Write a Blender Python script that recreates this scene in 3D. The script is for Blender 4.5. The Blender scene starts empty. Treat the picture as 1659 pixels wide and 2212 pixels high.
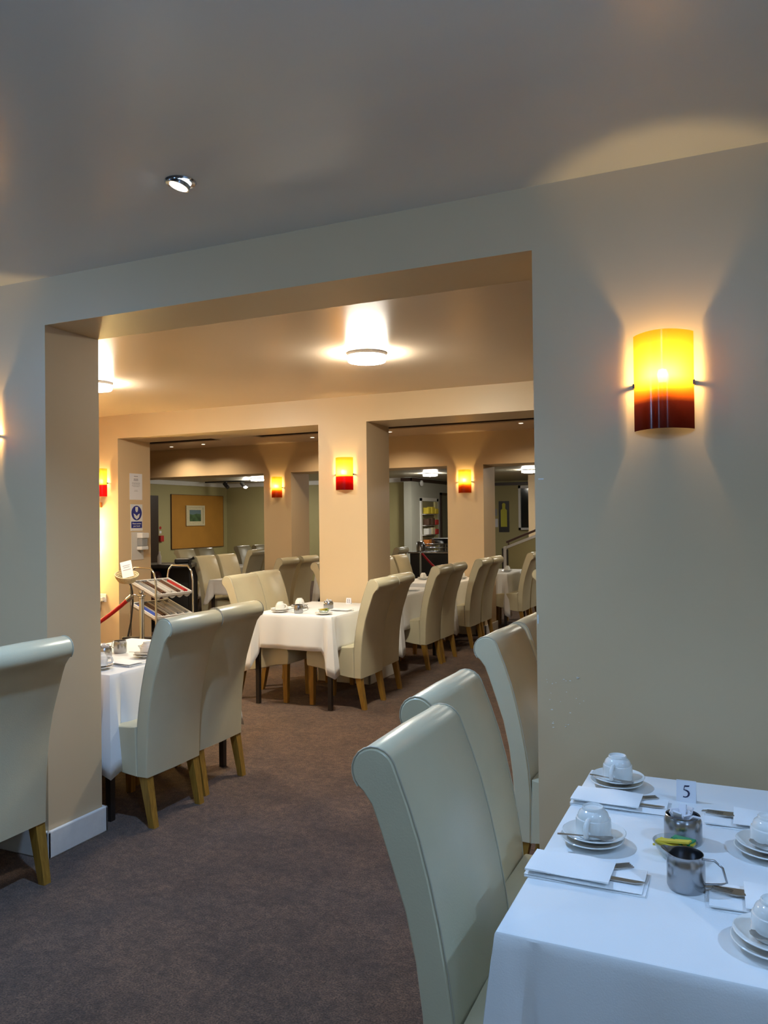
import bpy, bmesh, math, random
from mathutils import Vector, Matrix, Euler
random.seed(7)
SC = bpy.context.scene
COL = SC.collection
R = math.radians
PI = math.pi

# ------------------------------------------------------------------ camera
F_PX = 1700.0
yaw = R(24.5); pitch = math.atan(15 / F_PX); roll = R(0.65)
fwd = Vector((-math.sin(yaw) * math.cos(pitch), math.cos(yaw) * math.cos(pitch), math.sin(pitch)))
r0 = Vector((math.cos(yaw), math.sin(yaw), 0)); u0 = r0.cross(fwd)
rt = r0 * math.cos(roll) - u0 * math.sin(roll)
up = u0 * math.cos(roll) + r0 * math.sin(roll)
cd = bpy.data.cameras.new('camera'); cam = bpy.data.objects.new('camera', cd); COL.objects.link(cam)
m = Matrix.Identity(4)
for i in range(3):
    m[i][0] = rt[i]; m[i][1] = up[i]; m[i][2] = -fwd[i]
m[2][3] = 1.53
cam.matrix_world = m
cd.sensor_fit = 'VERTICAL'; cd.sensor_height = 24; cd.lens = 24 * F_PX / 2212
cd.clip_start = 0.02
SC.camera = cam

# ------------------------------------------------------------------ world, light, exposure
w = bpy.data.worlds.new('world'); SC.world = w; w.use_nodes = True
w.node_tree.nodes['Background'].inputs[0].default_value = (0.5, 0.55, 0.6, 1)
w.node_tree.nodes['Background'].inputs[1].default_value = 0.05
SC.view_settings.view_transform = 'Standard'; SC.view_settings.look = 'None'
SC.view_settings.gamma = 1; SC.view_settings.use_curve_mapping = False
SC.view_settings.exposure = 0.0
COOL = (0.42, 0.71, 1.20)
SPOT_W = 140
NEAR_W = 23
FLUSH = 285.0          # emission strength of the flush ceiling discs in the middle room
BULB = 640.0          # emission strength of the wall lamp bulbs
SPOTS = [(-1.68, 2.09, 1.0), (1.5, 1.45, 0.8)]
NEAR_FLUSH = [(-0.25, 0.45, 1.0, 'over the camera'), (-4.3, 0.6, 2.6, 'left of the camera'), (-1.9, -1.5, 1.0, 'behind the camera'), (1.7, -1.0, .8, 'right of the camera')]

# ------------------------------------------------------------------ materials
def mat(name, col, rough=0.5, metal=0.0, spec=0.5, var=0.0, vscale=6.0, bump=0.0, bscale=60.0, coat=0.0, dark=None, detail=3.0):
    M = bpy.data.materials.new(name); M.use_nodes = True
    nt = M.node_tree; b = nt.nodes['Principled BSDF']
    b.inputs['Base Color'].default_value = (*col, 1); b.inputs['Roughness'].default_value = rough
    b.inputs['Metallic'].default_value = metal; b.inputs['Specular IOR Level'].default_value = spec
    b.inputs['Coat Weight'].default_value = coat
    tc = nt.nodes.new('ShaderNodeTexCoord')
    if var > 0:
        n = nt.nodes.new('ShaderNodeTexNoise'); n.inputs['Scale'].default_value = vscale; n.inputs['Detail'].default_value = detail
        nt.links.new(tc.outputs['Object'], n.inputs['Vector'])
        r = nt.nodes.new('ShaderNodeValToRGB'); r.color_ramp.elements[0].position = 0.3; r.color_ramp.elements[1].position = 0.7
        d = dark or tuple(c * (1 - var) for c in col)
        r.color_ramp.elements[0].color = (*d, 1); r.color_ramp.elements[1].color = (*[min(1, c * (1 + var * 0.5)) for c in col], 1)
        nt.links.new(n.outputs['Fac'], r.inputs['Fac']); nt.links.new(r.outputs['Color'], b.inputs['Base Color'])
    if bump > 0:
        n2 = nt.nodes.new('ShaderNodeTexNoise'); n2.inputs['Scale'].default_value = bscale; n2.inputs['Detail'].default_value = 4
        nt.links.new(tc.outputs['Object'], n2.inputs['Vector'])
        bp = nt.nodes.new('ShaderNodeBump'); bp.inputs['Strength'].default_value = bump; bp.inputs['Distance'].default_value = 0.01
        nt.links.new(n2.outputs['Fac'], bp.inputs['Height']); nt.links.new(bp.outputs['Normal'], b.inputs['Normal'])
    return M
def emis(name, col, s):
    M = bpy.data.materials.new(name); M.use_nodes = True
    nt = M.node_tree; nt.nodes.remove(nt.nodes['Principled BSDF'])
    e = nt.nodes.new('ShaderNodeEmission'); e.inputs[0].default_value = (*col, 1); e.inputs[1].default_value = s
    nt.links.new(e.outputs[0], nt.nodes['Material Output'].inputs[0])
    return M
MT = {}
MT['wall'] = mat('peach_wall_paint', (0.62, 0.465, 0.285), 0.42, var=0.03, vscale=1.3, bump=0.05, bscale=9)
MT['wall_green'] = mat('khaki_wall_paint', (0.40, 0.35, 0.165), 0.6, var=0.04, vscale=1.5, bump=0.04, bscale=9)
MT['wall_grey'] = mat('pale_grey_wall_paint', (0.42, 0.42, 0.36), 0.6, var=0.03, vscale=1.5)
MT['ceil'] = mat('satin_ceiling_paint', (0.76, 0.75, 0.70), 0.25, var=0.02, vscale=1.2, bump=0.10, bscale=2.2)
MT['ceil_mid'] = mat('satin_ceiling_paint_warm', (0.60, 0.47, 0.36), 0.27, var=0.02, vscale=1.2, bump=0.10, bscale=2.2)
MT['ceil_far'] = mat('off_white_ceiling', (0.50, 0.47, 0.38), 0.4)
MT['white'] = mat('white_gloss_paint', (0.74, 0.73, 0.70), 0.35, var=0.04, vscale=30)
MT['leather'] = mat('cream_faux_leather', (0.60, 0.545, 0.37), 0.30, spec=0.55, var=0.05, vscale=5, bump=0.06, bscale=220)
MT['piping'] = mat('cream_piping', (0.47, 0.43, 0.32), 0.4)
MT['cloth'] = mat('white_cotton', (0.80, 0.80, 0.79), 0.8, spec=0.2, var=0.02, vscale=4, bump=0.05, bscale=300)
MT['linen'] = mat('white_napkin_linen', (0.86, 0.87, 0.87), 0.75, spec=0.2, var=0.02, vscale=8, bump=0.1, bscale=350)
MT['china'] = mat('white_china', (0.80, 0.80, 0.77), 0.12, coat=0.3)
MT['steel'] = mat('brushed_stainless_steel', (0.38, 0.385, 0.40), 0.24, metal=1.0)
MT['dsteel'] = mat('cutlery_steel', (0.42, 0.38, 0.34), 0.28, metal=1.0)
MT['chrome'] = mat('chrome', (0.50, 0.54, 0.60), 0.16, metal=1.0)
MT['black'] = mat('black_plastic', (0.015, 0.014, 0.015), 0.4)
MT['legblack'] = mat('black_table_leg', (0.02, 0.014, 0.012), 0.45)
MT['rail'] = mat('dark_picture_rail', (0.035, 0.018, 0.014), 0.4)
MT['paper'] = mat('white_paper', (0.72, 0.72, 0.76), 0.7)
MT['ink'] = mat('dark_ink', (0.02, 0.02, 0.06), 0.6)
MT['greyink'] = mat('grey_print', (0.30, 0.29, 0.33), 0.7)
MT['blue'] = mat('sign_blue', (0.018, 0.028, 0.23), 0.4)
MT['red'] = mat('red_velvet', (0.50, 0.012, 0.02), 0.7, var=0.2, vscale=40)
MT['redp'] = mat('red_plastic', (0.45, 0.02, 0.02), 0.4)
MT['maroon'] = mat('maroon_vinyl', (0.05, 0.008, 0.015), 0.35)
MT['board'] = mat('tan_felt', (0.43, 0.20, 0.025), 0.85, var=0.08, vscale=3)
MT['yellow'] = mat('yellow_card', (0.65, 0.50, 0.04), 0.6)
MT['green'] = mat('green_card', (0.02, 0.22, 0.09), 0.6)
MT['plastic'] = mat('white_plastic', (0.70, 0.70, 0.70), 0.35)
MT['greyp'] = mat('grey_plastic', (0.28, 0.29, 0.30), 0.4)
MT['tray'] = mat('pale_grey_tray', (0.55, 0.53, 0.50), 0.4)
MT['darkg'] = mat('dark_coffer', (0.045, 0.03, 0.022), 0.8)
MT['glassdark'] = mat('dark_window_glass', (0.01, 0.018, 0.02), 0.08)
MT['bluep'] = mat('blue_packets', (0.03, 0.08, 0.42), 0.5)
MT['brownp'] = mat('brown_packets', (0.10, 0.05, 0.03), 0.5)
MT['orange'] = mat('orange_plastic', (0.60, 0.20, 0.04), 0.4)
MT['cable'] = mat('grey_cable', (0.12, 0.09, 0.07), 0.6)
MT['cream'] = mat('cream_wicker', (0.62, 0.54, 0.34), 0.6, var=0.2, vscale=60)
MT['lens'] = emis('spot_lens_glow', (0.80, 0.95, 1.0), 30)
MT['lens_warm'] = emis('small_downlight_glow', (1.0, 0.82, 0.60), 6)
MT['diff'] = emis('flush_diffuser_glow', (1.0, 0.95, 0.80), FLUSH)
MT['diff_near'] = emis('near_diffuser_glow', (0.6, 0.85, 1.0), 8)
MT['diff_far'] = emis('far_diffuser_glow', (1.0, 0.95, 0.82), 165)
MT['bulb'] = emis('frosted_bulb_glow', (1.0, 0.66, 0.26), BULB)
MT['heat'] = emis('heat_lamp_glow', (1.0, 0.74, 0.30), 900)
# wood
def wood():
    M = bpy.data.materials.new('golden_oak'); M.use_nodes = True; nt = M.node_tree; b = nt.nodes['Principled BSDF']
    tc = nt.nodes.new('ShaderNodeTexCoord'); mp = nt.nodes.new('ShaderNodeMapping'); mp.inputs['Scale'].default_value = (30, 30, 3)
    n = nt.nodes.new('ShaderNodeTexNoise'); n.inputs['Scale'].default_value = 3; n.inputs['Detail'].default_value = 5
    r = nt.nodes.new('ShaderNodeValToRGB')
    r.color_ramp.elements[0].position = .3; r.color_ramp.elements[1].position = .75
    r.color_ramp.elements[0].color = (0.22, 0.11, 0.016, 1); r.color_ramp.elements[1].color = (0.40, 0.22, 0.035, 1)
    for a, c in ((tc.outputs['Object'], mp.inputs['Vector']), (mp.outputs[0], n.inputs['Vector']), (n.outputs['Fac'], r.inputs['Fac']), (r.outputs[0], b.inputs['Base Color'])):
        nt.links.new(a, c)
    b.inputs['Roughness'].default_value = 0.4
    return M
MT['oak'] = wood()
def carpet():
    M = bpy.data.materials.new('brown_twist_carpet'); M.use_nodes = True; nt = M.node_tree; b = nt.nodes['Principled BSDF']
    tc = nt.nodes.new('ShaderNodeTexCoord')
    n = nt.nodes.new('ShaderNodeTexNoise'); n.inputs['Scale'].default_value = 150; n.inputs['Detail'].default_value = 6; n.inputs['Roughness'].default_value = .7
    n2 = nt.nodes.new('ShaderNodeTexNoise'); n2.inputs['Scale'].default_value = 5.5; n2.inputs['Detail'].default_value = 6; n2.inputs['Roughness'].default_value = .65
    r = nt.nodes.new('ShaderNodeValToRGB'); r.color_ramp.elements[0].position = .36; r.color_ramp.elements[1].position = .66
    r.color_ramp.elements[0].color = (0.034, 0.017, 0.010, 1); r.color_ramp.elements[1].color = (0.225, 0.125, 0.074, 1)
    r2 = nt.nodes.new('ShaderNodeMapRange'); r2.inputs[1].default_value = .3; r2.inputs[2].default_value = .7; r2.inputs[3].default_value = .62; r2.inputs[4].default_value = 1.25
    mx = nt.nodes.new('ShaderNodeMix'); mx.data_type = 'RGBA'; mx.blend_type = 'MULTIPLY'; mx.inputs[0].default_value = 1
    bp = nt.nodes.new('ShaderNodeBump'); bp.inputs['Strength'].default_value = .9; bp.inputs['Distance'].default_value = .012
    L = nt.links.new
    n3 = nt.nodes.new('ShaderNodeTexNoise'); n3.inputs['Scale'].default_value = 28; n3.inputs['Detail'].default_value = 8; n3.inputs['Roughness'].default_value = .75
    r3 = nt.nodes.new('ShaderNodeMapRange'); r3.inputs[1].default_value = .35; r3.inputs[2].default_value = .65; r3.inputs[3].default_value = .55; r3.inputs[4].default_value = 1.4
    m3 = nt.nodes.new('ShaderNodeMath'); m3.operation = 'MULTIPLY'
    L(tc.outputs['Object'], n3.inputs['Vector']); L(n3.outputs['Fac'], r3.inputs[0]); L(r2.outputs[0], m3.inputs[0]); L(r3.outputs[0], m3.inputs[1])
    L(tc.outputs['Object'], n.inputs['Vector']); L(tc.outputs['Object'], n2.inputs['Vector']); L(n.outputs['Fac'], r.inputs['Fac']); L(n2.outputs['Fac'], r2.inputs[0])
    L(r.outputs[0], mx.inputs[6]); L(m3.outputs[0], mx.inputs[7]); L(mx.outputs[2], b.inputs['Base Color']); L(n.outputs['Fac'], bp.inputs['Height']); L(bp.outputs[0], b.inputs['Normal'])
    b.inputs['Roughness'].default_value = 1; b.inputs['Specular IOR Level'].default_value = .1
    b.inputs['Sheen Weight'].default_value = .15
    return M
MT['carpet'] = carpet()
def shade(name, top, mid, bot, split, soft):
    # tinted glass whose colour runs from yellow at the top to red at the foot (object z 0..0.305)
    M = bpy.data.materials.new(name); M.use_nodes = True; nt = M.node_tree; nt.nodes.remove(nt.nodes['Principled BSDF'])
    tc = nt.nodes.new('ShaderNodeTexCoord'); sx = nt.nodes.new('ShaderNodeSeparateXYZ'); mr = nt.nodes.new('ShaderNodeMapRange')
    mr.inputs[1].default_value = 0; mr.inputs[2].default_value = .305
    r = nt.nodes.new('ShaderNodeValToRGB'); e = r.color_ramp.elements
    e[0].position = max(0, split - soft); e[0].color = (*bot, 1); e[1].position = min(1, split + soft); e[1].color = (*top, 1)
    x = e.new(split); x.color = (*mid, 1)
    t = nt.nodes.new('ShaderNodeBsdfTransparent'); s = nt.nodes.new('ShaderNodeBsdfTranslucent'); g = nt.nodes.new('ShaderNodeBsdfGlossy'); g.inputs['Roughness'].default_value = .15
    m1 = nt.nodes.new('ShaderNodeMixShader'); m1.inputs[0].default_value = .93
    dk = nt.nodes.new('ShaderNodeMix'); dk.data_type = 'RGBA'; dk.blend_type = 'MULTIPLY'; dk.inputs[0].default_value = 1; dk.inputs[7].default_value = (.34, .34, .34, 1)
    m2 = nt.nodes.new('ShaderNodeMixShader'); m2.inputs[0].default_value = .012
    L = nt.links.new
    L(tc.outputs['Object'], sx.inputs[0]); L(sx.outputs['Z'], mr.inputs[0]); L(mr.outputs[0], r.inputs['Fac']); L(r.outputs[0], t.inputs[0]); L(r.outputs[0], dk.inputs[6]); L(dk.outputs[2], s.inputs[0])
    L(t.outputs[0], m1.inputs[1]); L(s.outputs[0], m1.inputs[2]); L(m1.outputs[0], m2.inputs[1]); L(g.outputs[0], m2.inputs[2]); L(m2.outputs[0], nt.nodes['Material Output'].inputs[0])
    return M
MT['shade_wine'] = shade('amber_to_wine_glass', (1.0, 0.60, 0.05), (0.75, 0.16, 0.01), (0.10, 0.012, 0.008), .40, .13)
MT['shade_red'] = shade('amber_to_red_glass', (1.0, 0.60, 0.05), (0.90, 0.20, 0.01), (0.55, 0.004, 0.004), .43, .02)
MT['shade_orange'] = shade('amber_to_orange_glass', (1.0, 0.60, 0.05), (0.9, 0.22, 0.01), (0.55, 0.05, 0.005), .36, .10)
def glassm():
    M = bpy.data.materials.new('clear_dish_glass'); M.use_nodes = True; nt = M.node_tree; nt.nodes.remove(nt.nodes['Principled BSDF'])
    t = nt.nodes.new('ShaderNodeBsdfTransparent'); t.inputs[0].default_value = (.9, .94, .95, 1)
    g = nt.nodes.new('ShaderNodeBsdfGlossy'); g.inputs['Roughness'].default_value = .05
    f = nt.nodes.new('ShaderNodeLayerWeight'); f.inputs[0].default_value = .22
    m2 = nt.nodes.new('ShaderNodeMixShader')
    nt.links.new(f.outputs['Facing'], m2.inputs[0]); nt.links.new(t.outputs[0], m2.inputs[1]); nt.links.new(g.outputs[0], m2.inputs[2]); nt.links.new(m2.outputs[0], nt.nodes['Material Output'].inputs[0])
    return M
MT['glass'] = glassm()

# ------------------------------------------------------------------ mesh helpers
class MB:
    def __init__(s): s.v = []; s.f = []
    def add(s, vs, fs):
        o = len(s.v); s.v += [tuple(v) for v in vs]; s.f += [tuple(i + o for i in f) for f in fs]; return s
    def box(s, x0, x1, y0, y1, z0, z1):
        vs = [(x, y, z) for z in (z0, z1) for y in (y0, y1) for x in (x0, x1)]
        return s.add(vs, [(0, 2, 3, 1), (4, 5, 7, 6), (0, 1, 5, 4), (2, 6, 7, 3), (0, 4, 6, 2), (1, 3, 7, 5)])
    def bbox(s, x0, x1, y0, y1, z0, z1, b):
        # box with bevelled edges
        bm = bmesh.new(); bmesh.ops.create_cube(bm, size=1)
        for v in bm.verts:
            v.co = Vector(((x0 + x1) / 2 + v.co.x * (x1 - x0), (y0 + y1) / 2 + v.co.y * (y1 - y0), (z0 + z1) / 2 + v.co.z * (z1 - z0)))
        bmesh.ops.bevel(bm, geom=bm.edges[:], offset=b, segments=2, affect='EDGES', profile=.5)
        bm.verts.index_update()
        s.add([v.co.copy() for v in bm.verts], [tuple(v.index for v in f.verts) for f in bm.faces]); bm.free(); return s
    def xf(s, M, start=0):
        for i in range(start, len(s.v)): s.v[i] = tuple(M @ Vector(s.v[i]))
        return s
    def tube(s, pts, r, n=8, closed=False):
        pts = [Vector(p) for p in pts]; N = len(pts); rings = []
        nrm = None
        for i, p in enumerate(pts):
            if closed: t = (pts[(i + 1) % N] - pts[i - 1])
            else: t = pts[min(i + 1, N - 1)] - pts[max(i - 1, 0)]
            t.normalize()
            if nrm is None:
                a = Vector((0, 0, 1)) if abs(t.z) < .9 else Vector((1, 0, 0)); nrm = t.cross(a).normalized()
            else:
                nrm = (nrm - t * nrm.dot(t)).normalized()
            b = t.cross(nrm); rr = r[i] if isinstance(r, (list, tuple)) else r
            rings.append([p + (nrm * math.cos(2 * PI * k / n) + b * math.sin(2 * PI * k / n)) * rr for k in range(n)])
        vs = [v for g in rings for v in g]; fs = []
        for i in range(N if closed else N - 1):
            j = (i + 1) % N
            for k in range(n): fs.append((i * n + k, i * n + (k + 1) % n, j * n + (k + 1) % n, j * n + k))
        if not closed: fs += [tuple(range(n))[::-1], tuple((N - 1) * n + k for k in range(n))]
        return s.add(vs, fs)
    def lathe(s, prof, n=24, c=(0, 0, 0), closed=False):
        vs = []; fs = []; P = len(prof)
        for (r, z) in prof:
            for k in range(n): vs.append((c[0] + r * math.cos(2 * PI * k / n), c[1] + r * math.sin(2 * PI * k / n), c[2] + z))
        for i in range(P if closed else P - 1):
            j = (i + 1) % P
            for k in range(n): fs.append((i * n + k, i * n + (k + 1) % n, j * n + (k + 1) % n, j * n + k))
        if not closed:
            if prof[0][0] > 1e-5: fs.append(tuple(range(n))[::-1])
            if prof[-1][0] > 1e-5: fs.append(tuple((P - 1) * n + k for k in range(n)))
        return s.add(vs, fs)
    def slab(s, poly, z0, z1):
        n = len(poly); vs = [(x, y, z0) for x, y in poly] + [(x, y, z1) for x, y in poly]
        return s.add(vs, [tuple(range(n))[::-1], tuple(range(n, 2 * n))] + [(i, (i + 1) % n, n + (i + 1) % n, n + i) for i in range(n)])
    def taper(s, b0, b1, z0, z1):
        # square-section leg: b = (cx, cy, half) at z0 and z1
        vs = []
        for (cx, cy, h), z in ((b0, z0), (b1, z1)):
            vs += [(cx - h, cy - h, z), (cx + h, cy - h, z), (cx + h, cy + h, z), (cx - h, cy + h, z)]
        return s.add(vs, [(3, 2, 1, 0), (4, 5, 6, 7)] + [(i, (i + 1) % 4, 4 + (i + 1) % 4, 4 + i) for i in range(4)])
    def build(s, name, m, parent=None, loc=None, rz=0, smooth=None, **kw):
        me = bpy.data.meshes.new(name); me.from_pydata(s.v, [], s.f); me.validate()
        bm = bmesh.new(); bm.from_mesh(me); bmesh.ops.remove_doubles(bm, verts=bm.verts, dist=1e-5)
        bmesh.ops.recalc_face_normals(bm, faces=bm.faces)
        if smooth:
            for f in bm.faces: f.smooth = True
            for e in bm.edges:
                if len(e.link_faces) == 2 and e.calc_face_angle(0) > R(smooth): e.smooth = False
        bm.to_mesh(me); bm.free(); me.materials.append(MT[m] if isinstance(m, str) else m)
        o = bpy.data.objects.new(name, me); COL.objects.link(o)
        if parent: o.parent = parent
        if loc: o.location = loc
        o.rotation_euler.z = rz
        for k, v in kw.items(): o[k] = v
        return o
def empty(name, loc, rz=0, **kw):
    o = bpy.data.objects.new(name, None); COL.objects.link(o); o.location = loc; o.rotation_euler.z = rz
    o.empty_display_size = .05
    for k, v in kw.items(): o[k] = v
    return o
KIDS = {}
def kids(o):
    return [c for c in bpy.data.objects if c.parent == o]
def dup(o, loc=None, rz=None, label=None, group=None, parent=None):
    c = o.copy(); COL.objects.link(c)
    if parent: c.parent = parent
    if loc is not None: c.location = loc
    if rz is not None: c.rotation_euler.z = rz
    if label: c['label'] = label
    if group: c['group'] = group
    if o.name not in KIDS: KIDS[o.name] = kids(o)
    for k in KIDS[o.name]: dup(k, parent=c)
    return c
def used(proto, flag={}):
    # first request moves the prototype itself, later ones copy it
    if proto.name in flag: return False
    flag[proto.name] = 1; return True
def place(proto, loc, rz, label, group=None):
    if used(proto):
        KIDS[proto.name] = kids(proto)
        proto.location = loc; proto.rotation_euler.z = rz; proto['label'] = label
        if group: proto['group'] = group
        return proto
    return dup(proto, loc, rz, label, group)

# ------------------------------------------------------------------ the building
WA0, WA1 = 2.64, 2.97       # near wall
WB0, WB1 = 6.58, 7.09       # middle wall
WC0, WC1 = 9.90, 10.42      # far wall
CE1, CE2, CE3, CE4 = 2.655, 2.685, 2.66, 2.50
XL, XR = -9.4, 3.0
def st(mb, name, m, **kw): return mb.build(name, m, kind='structure', **kw)
st(MB().box(-12.6, XR + .1, -3.1, 22.1, -.1, 0), 'floor', 'carpet')
# near wall with its wide opening
def ywall(name, y0, y1, ztop, holes, x0, x1, m):
    mb = MB(); x = x0
    for a, b, h in holes:
        mb.box(x, a, y0, y1, 0, ztop); mb.box(a, b, y0, y1, h, ztop); x = b
    mb.box(x, x1, y0, y1, 0, ztop)
    return st(mb, name, m)
ywall('wall_near', WA0, WA1, 2.75, [(-2.905, -.64, 2.438)], XL, XR, 'wall')
ywall('wall_middle', WB0, WB1, 2.75, [(-6.17, -3.68, 2.437), (-3.17, -.3, 2.437)], XL, XR, 'wall')
ywall('wall_far', WC0, WC1, 2.75, [(-9.2, -6.47, 2.228), (-6.0, -3.58, 2.228), (-3.08, -.7, 2.228)], -12.5, XR, 'wall')
st(MB().box(XL - .1, XL, -3, WC0, 0, 2.75), 'wall_left', 'wall')
st(MB().box(XR, XR + .1, -3, 22, 0, 2.75), 'wall_right', 'wall')
st(MB().box(XL - .1, XR + .1, -3.1, -3, 0, 2.75), 'wall_rear', 'wall')
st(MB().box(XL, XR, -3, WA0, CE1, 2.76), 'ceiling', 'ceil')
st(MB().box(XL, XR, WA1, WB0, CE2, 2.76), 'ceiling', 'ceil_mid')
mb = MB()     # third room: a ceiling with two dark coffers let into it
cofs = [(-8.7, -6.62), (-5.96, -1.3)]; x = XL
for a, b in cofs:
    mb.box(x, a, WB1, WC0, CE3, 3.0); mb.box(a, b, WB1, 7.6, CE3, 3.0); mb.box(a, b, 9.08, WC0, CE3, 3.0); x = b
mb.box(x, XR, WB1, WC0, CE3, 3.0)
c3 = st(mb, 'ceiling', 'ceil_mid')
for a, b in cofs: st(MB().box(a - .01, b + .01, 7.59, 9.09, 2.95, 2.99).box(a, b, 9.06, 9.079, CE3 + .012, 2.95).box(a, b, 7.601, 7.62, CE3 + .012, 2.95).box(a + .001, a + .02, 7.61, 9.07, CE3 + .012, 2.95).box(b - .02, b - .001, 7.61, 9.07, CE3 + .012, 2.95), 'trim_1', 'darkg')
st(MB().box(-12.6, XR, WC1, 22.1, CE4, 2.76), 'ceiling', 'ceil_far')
# far room
st(MB().box(-12.5, -12.4, WC1, 17.3, 0, CE4), 'wall_left', 'wall_green')
st(MB().box(-12.4, -7.18, 17.2, 17.35, 0, CE4), 'wall_back', 'wall_green')
st(MB().box(-7.19, -7.0, 16.9, 20.4, 0, CE4), 'wall_back', 'wall_grey')
st(MB().box(-7.0, XR, 20.3, 20.4, 0, CE4), 'wall_back', 'wall_green')
st(MB().box(-12.4, -12.34, WC1, 17.2, 2.40, CE4).box(-12.4, -7.2, 17.14, 17.2, 2.40, CE4), 'trim_2', 'white')
st(MB().box(-7.24, -6.96, 16.84, 16.9, 2.40, 2.48).box(-7.0, -6.95, 16.84, 20.3, 2.40, 2.48), 'trim_3', 'rail')
st(MB().box(-6.95, XR, 20.24, 20.3, 2.38, 2.46), 'trim_4', 'rail')
st(MB().box(-12.4, -12.33, 13.5, 14.44, 0, 2.13), 'door_1', 'rail')
# far pillar at the right of the far room
st(MB().box(-4.47, -3.95, 17.8, 18.3, 0, CE4), 'wall_right', 'wall')
# baseboards
def bb(name, x0, x1, y0, y1):
    st(MB().bbox(x0, x1, y0, y1, 0, .125, .006), name, 'white')
bb('baseboard_near', XL, -2.885, WA0 - .022, WA0 - .001); bb('baseboard_near', -2.904, -2.885, WA0 - .022, WA1 + .02)
bb('baseboard_near', XL, -2.885, WA1 + .001, WA1 + .02)
bb('baseboard_near', -.66, XR, WA0 - .022, WA0 - .001); bb('baseboard_near', -.66, -.641, WA0 - .022, WA1 + .02)
bb('baseboard_middle', XL, -6.15, WB0 - .022, WB0 - .001); bb('baseboard_middle', -6.169, -6.15, WB0 - .022, WB1 + .02)
bb('baseboard_middle', -3.70, -3.15, WB0 - .022, WB0 - .001); bb('baseboard_middle', -3.169, -3.15, WB0 - .022, WB1 + .02)
bb('baseboard_far', -6.49, -5.98, WC0 - .022, WC0 - .001); bb('baseboard_far', -3.60, -3.06, WC0 - .022, WC0 - .001); bb('baseboard_far', -3.079, -3.06, WC0 - .022, WC1 + .02)

# chipped paint specks on the near wall: raised white flakes
mb = MB(); rr = random.Random(3)
for k in range(26):
    x = -.61 + rr.random() ** 1.5 * .13; z = .80 + rr.random() ** .6 * .20; s = .0007 + rr.random() ** 2 * .0016
    mb.box(x - s, x + s * (1 + rr.random() * 1.5), WA0 - .0012, WA0, z - s * .6, z + s * .6)
mb.box(-.628, -.610, WA0 - .0008, WA0, 1.657, 1.661).box(-.637, -.633, WA0 - .0008, WA0, 1.17, 1.20)
mb.build('paint_chips', 'white', kind='stuff', label='cluster of small chipped white paint flecks low on near wall edge', category='paint')

# ------------------------------------------------------------------ wall sconces
def sconce(loc, shade_m, label, wd=.18, lights=True):
    t = empty('wall_sconce', loc, 0, label=label, category='wall lamp', group='tinted glass wall lamps')
    n = 16; pr = []; d = .075; hw = wd / 2
    outer = [(-hw + 2 * hw * k / n, -.012 - d * math.sin(PI * k / n) ** .8) for k in range(n + 1)]
    mb = MB(); vs = []; fs = []
    for z in (0, .05, .1, .15, .2, .25, .305):
        vs += [(x, y, z) for x, y in outer]
    for j in range(6):
        for k in range(n): a = j * (n + 1) + k; fs.append((a, a + 1, a + n + 2, a + n + 1))
    mb.add(vs, fs); mb.build('glass_shade', shade_m, t, (0, 0, 0), smooth=60)
    MB().bbox(-.045, .045, -.02, -.001, .09, .21, .003).build('back_plate', 'chrome', t)
    MB().tube([(0, -.01, .12), (0, -.04, .12), (0, -.045, .125)], .008).lathe([(.0, .12), (.014, .12), (.014, .145), (0, .145)], 12, (0, -.045, 0)).build('lamp_holder', 'plastic', t, smooth=40)
    MB().lathe([(0, .146), (.011, .147), (.014, .160), (.016, .172), (.012, .186), (0, .190)], 12, (0, -.045, 0)).build('bulb', 'bulb', t, smooth=60)
    for sx in (-1, 1):
        MB().box(sx * hw - .003, sx * hw + .003, -.022, 0, .138, .152).build('clip', 'rail', t)
    return t
sconce((-.222, WA0, 1.80), 'shade_wine', 'large amber and wine-red glass wall lamp glowing on grey wall above table 5')
sconce((-3.30, WA0, 1.80), 'shade_wine', 'amber and wine-red glass wall lamp cut off by left edge of photo')
sconce((-3.397, WB0, 1.805), 'shade_red', 'amber and bright red glass wall lamp on central peach pillar', .185)
sconce((-6.405, WB0, 1.81), 'shade_red', 'amber and bright red glass wall lamp behind left pier, above orange outlet box', .185)
sconce((-6.235, WC0, 1.862), 'shade_orange', 'small amber to orange glass wall lamp on distant left pillar')
sconce((-3.33, WC0, 1.862), 'shade_orange', 'small amber to orange glass wall lamp on distant right pillar')

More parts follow.
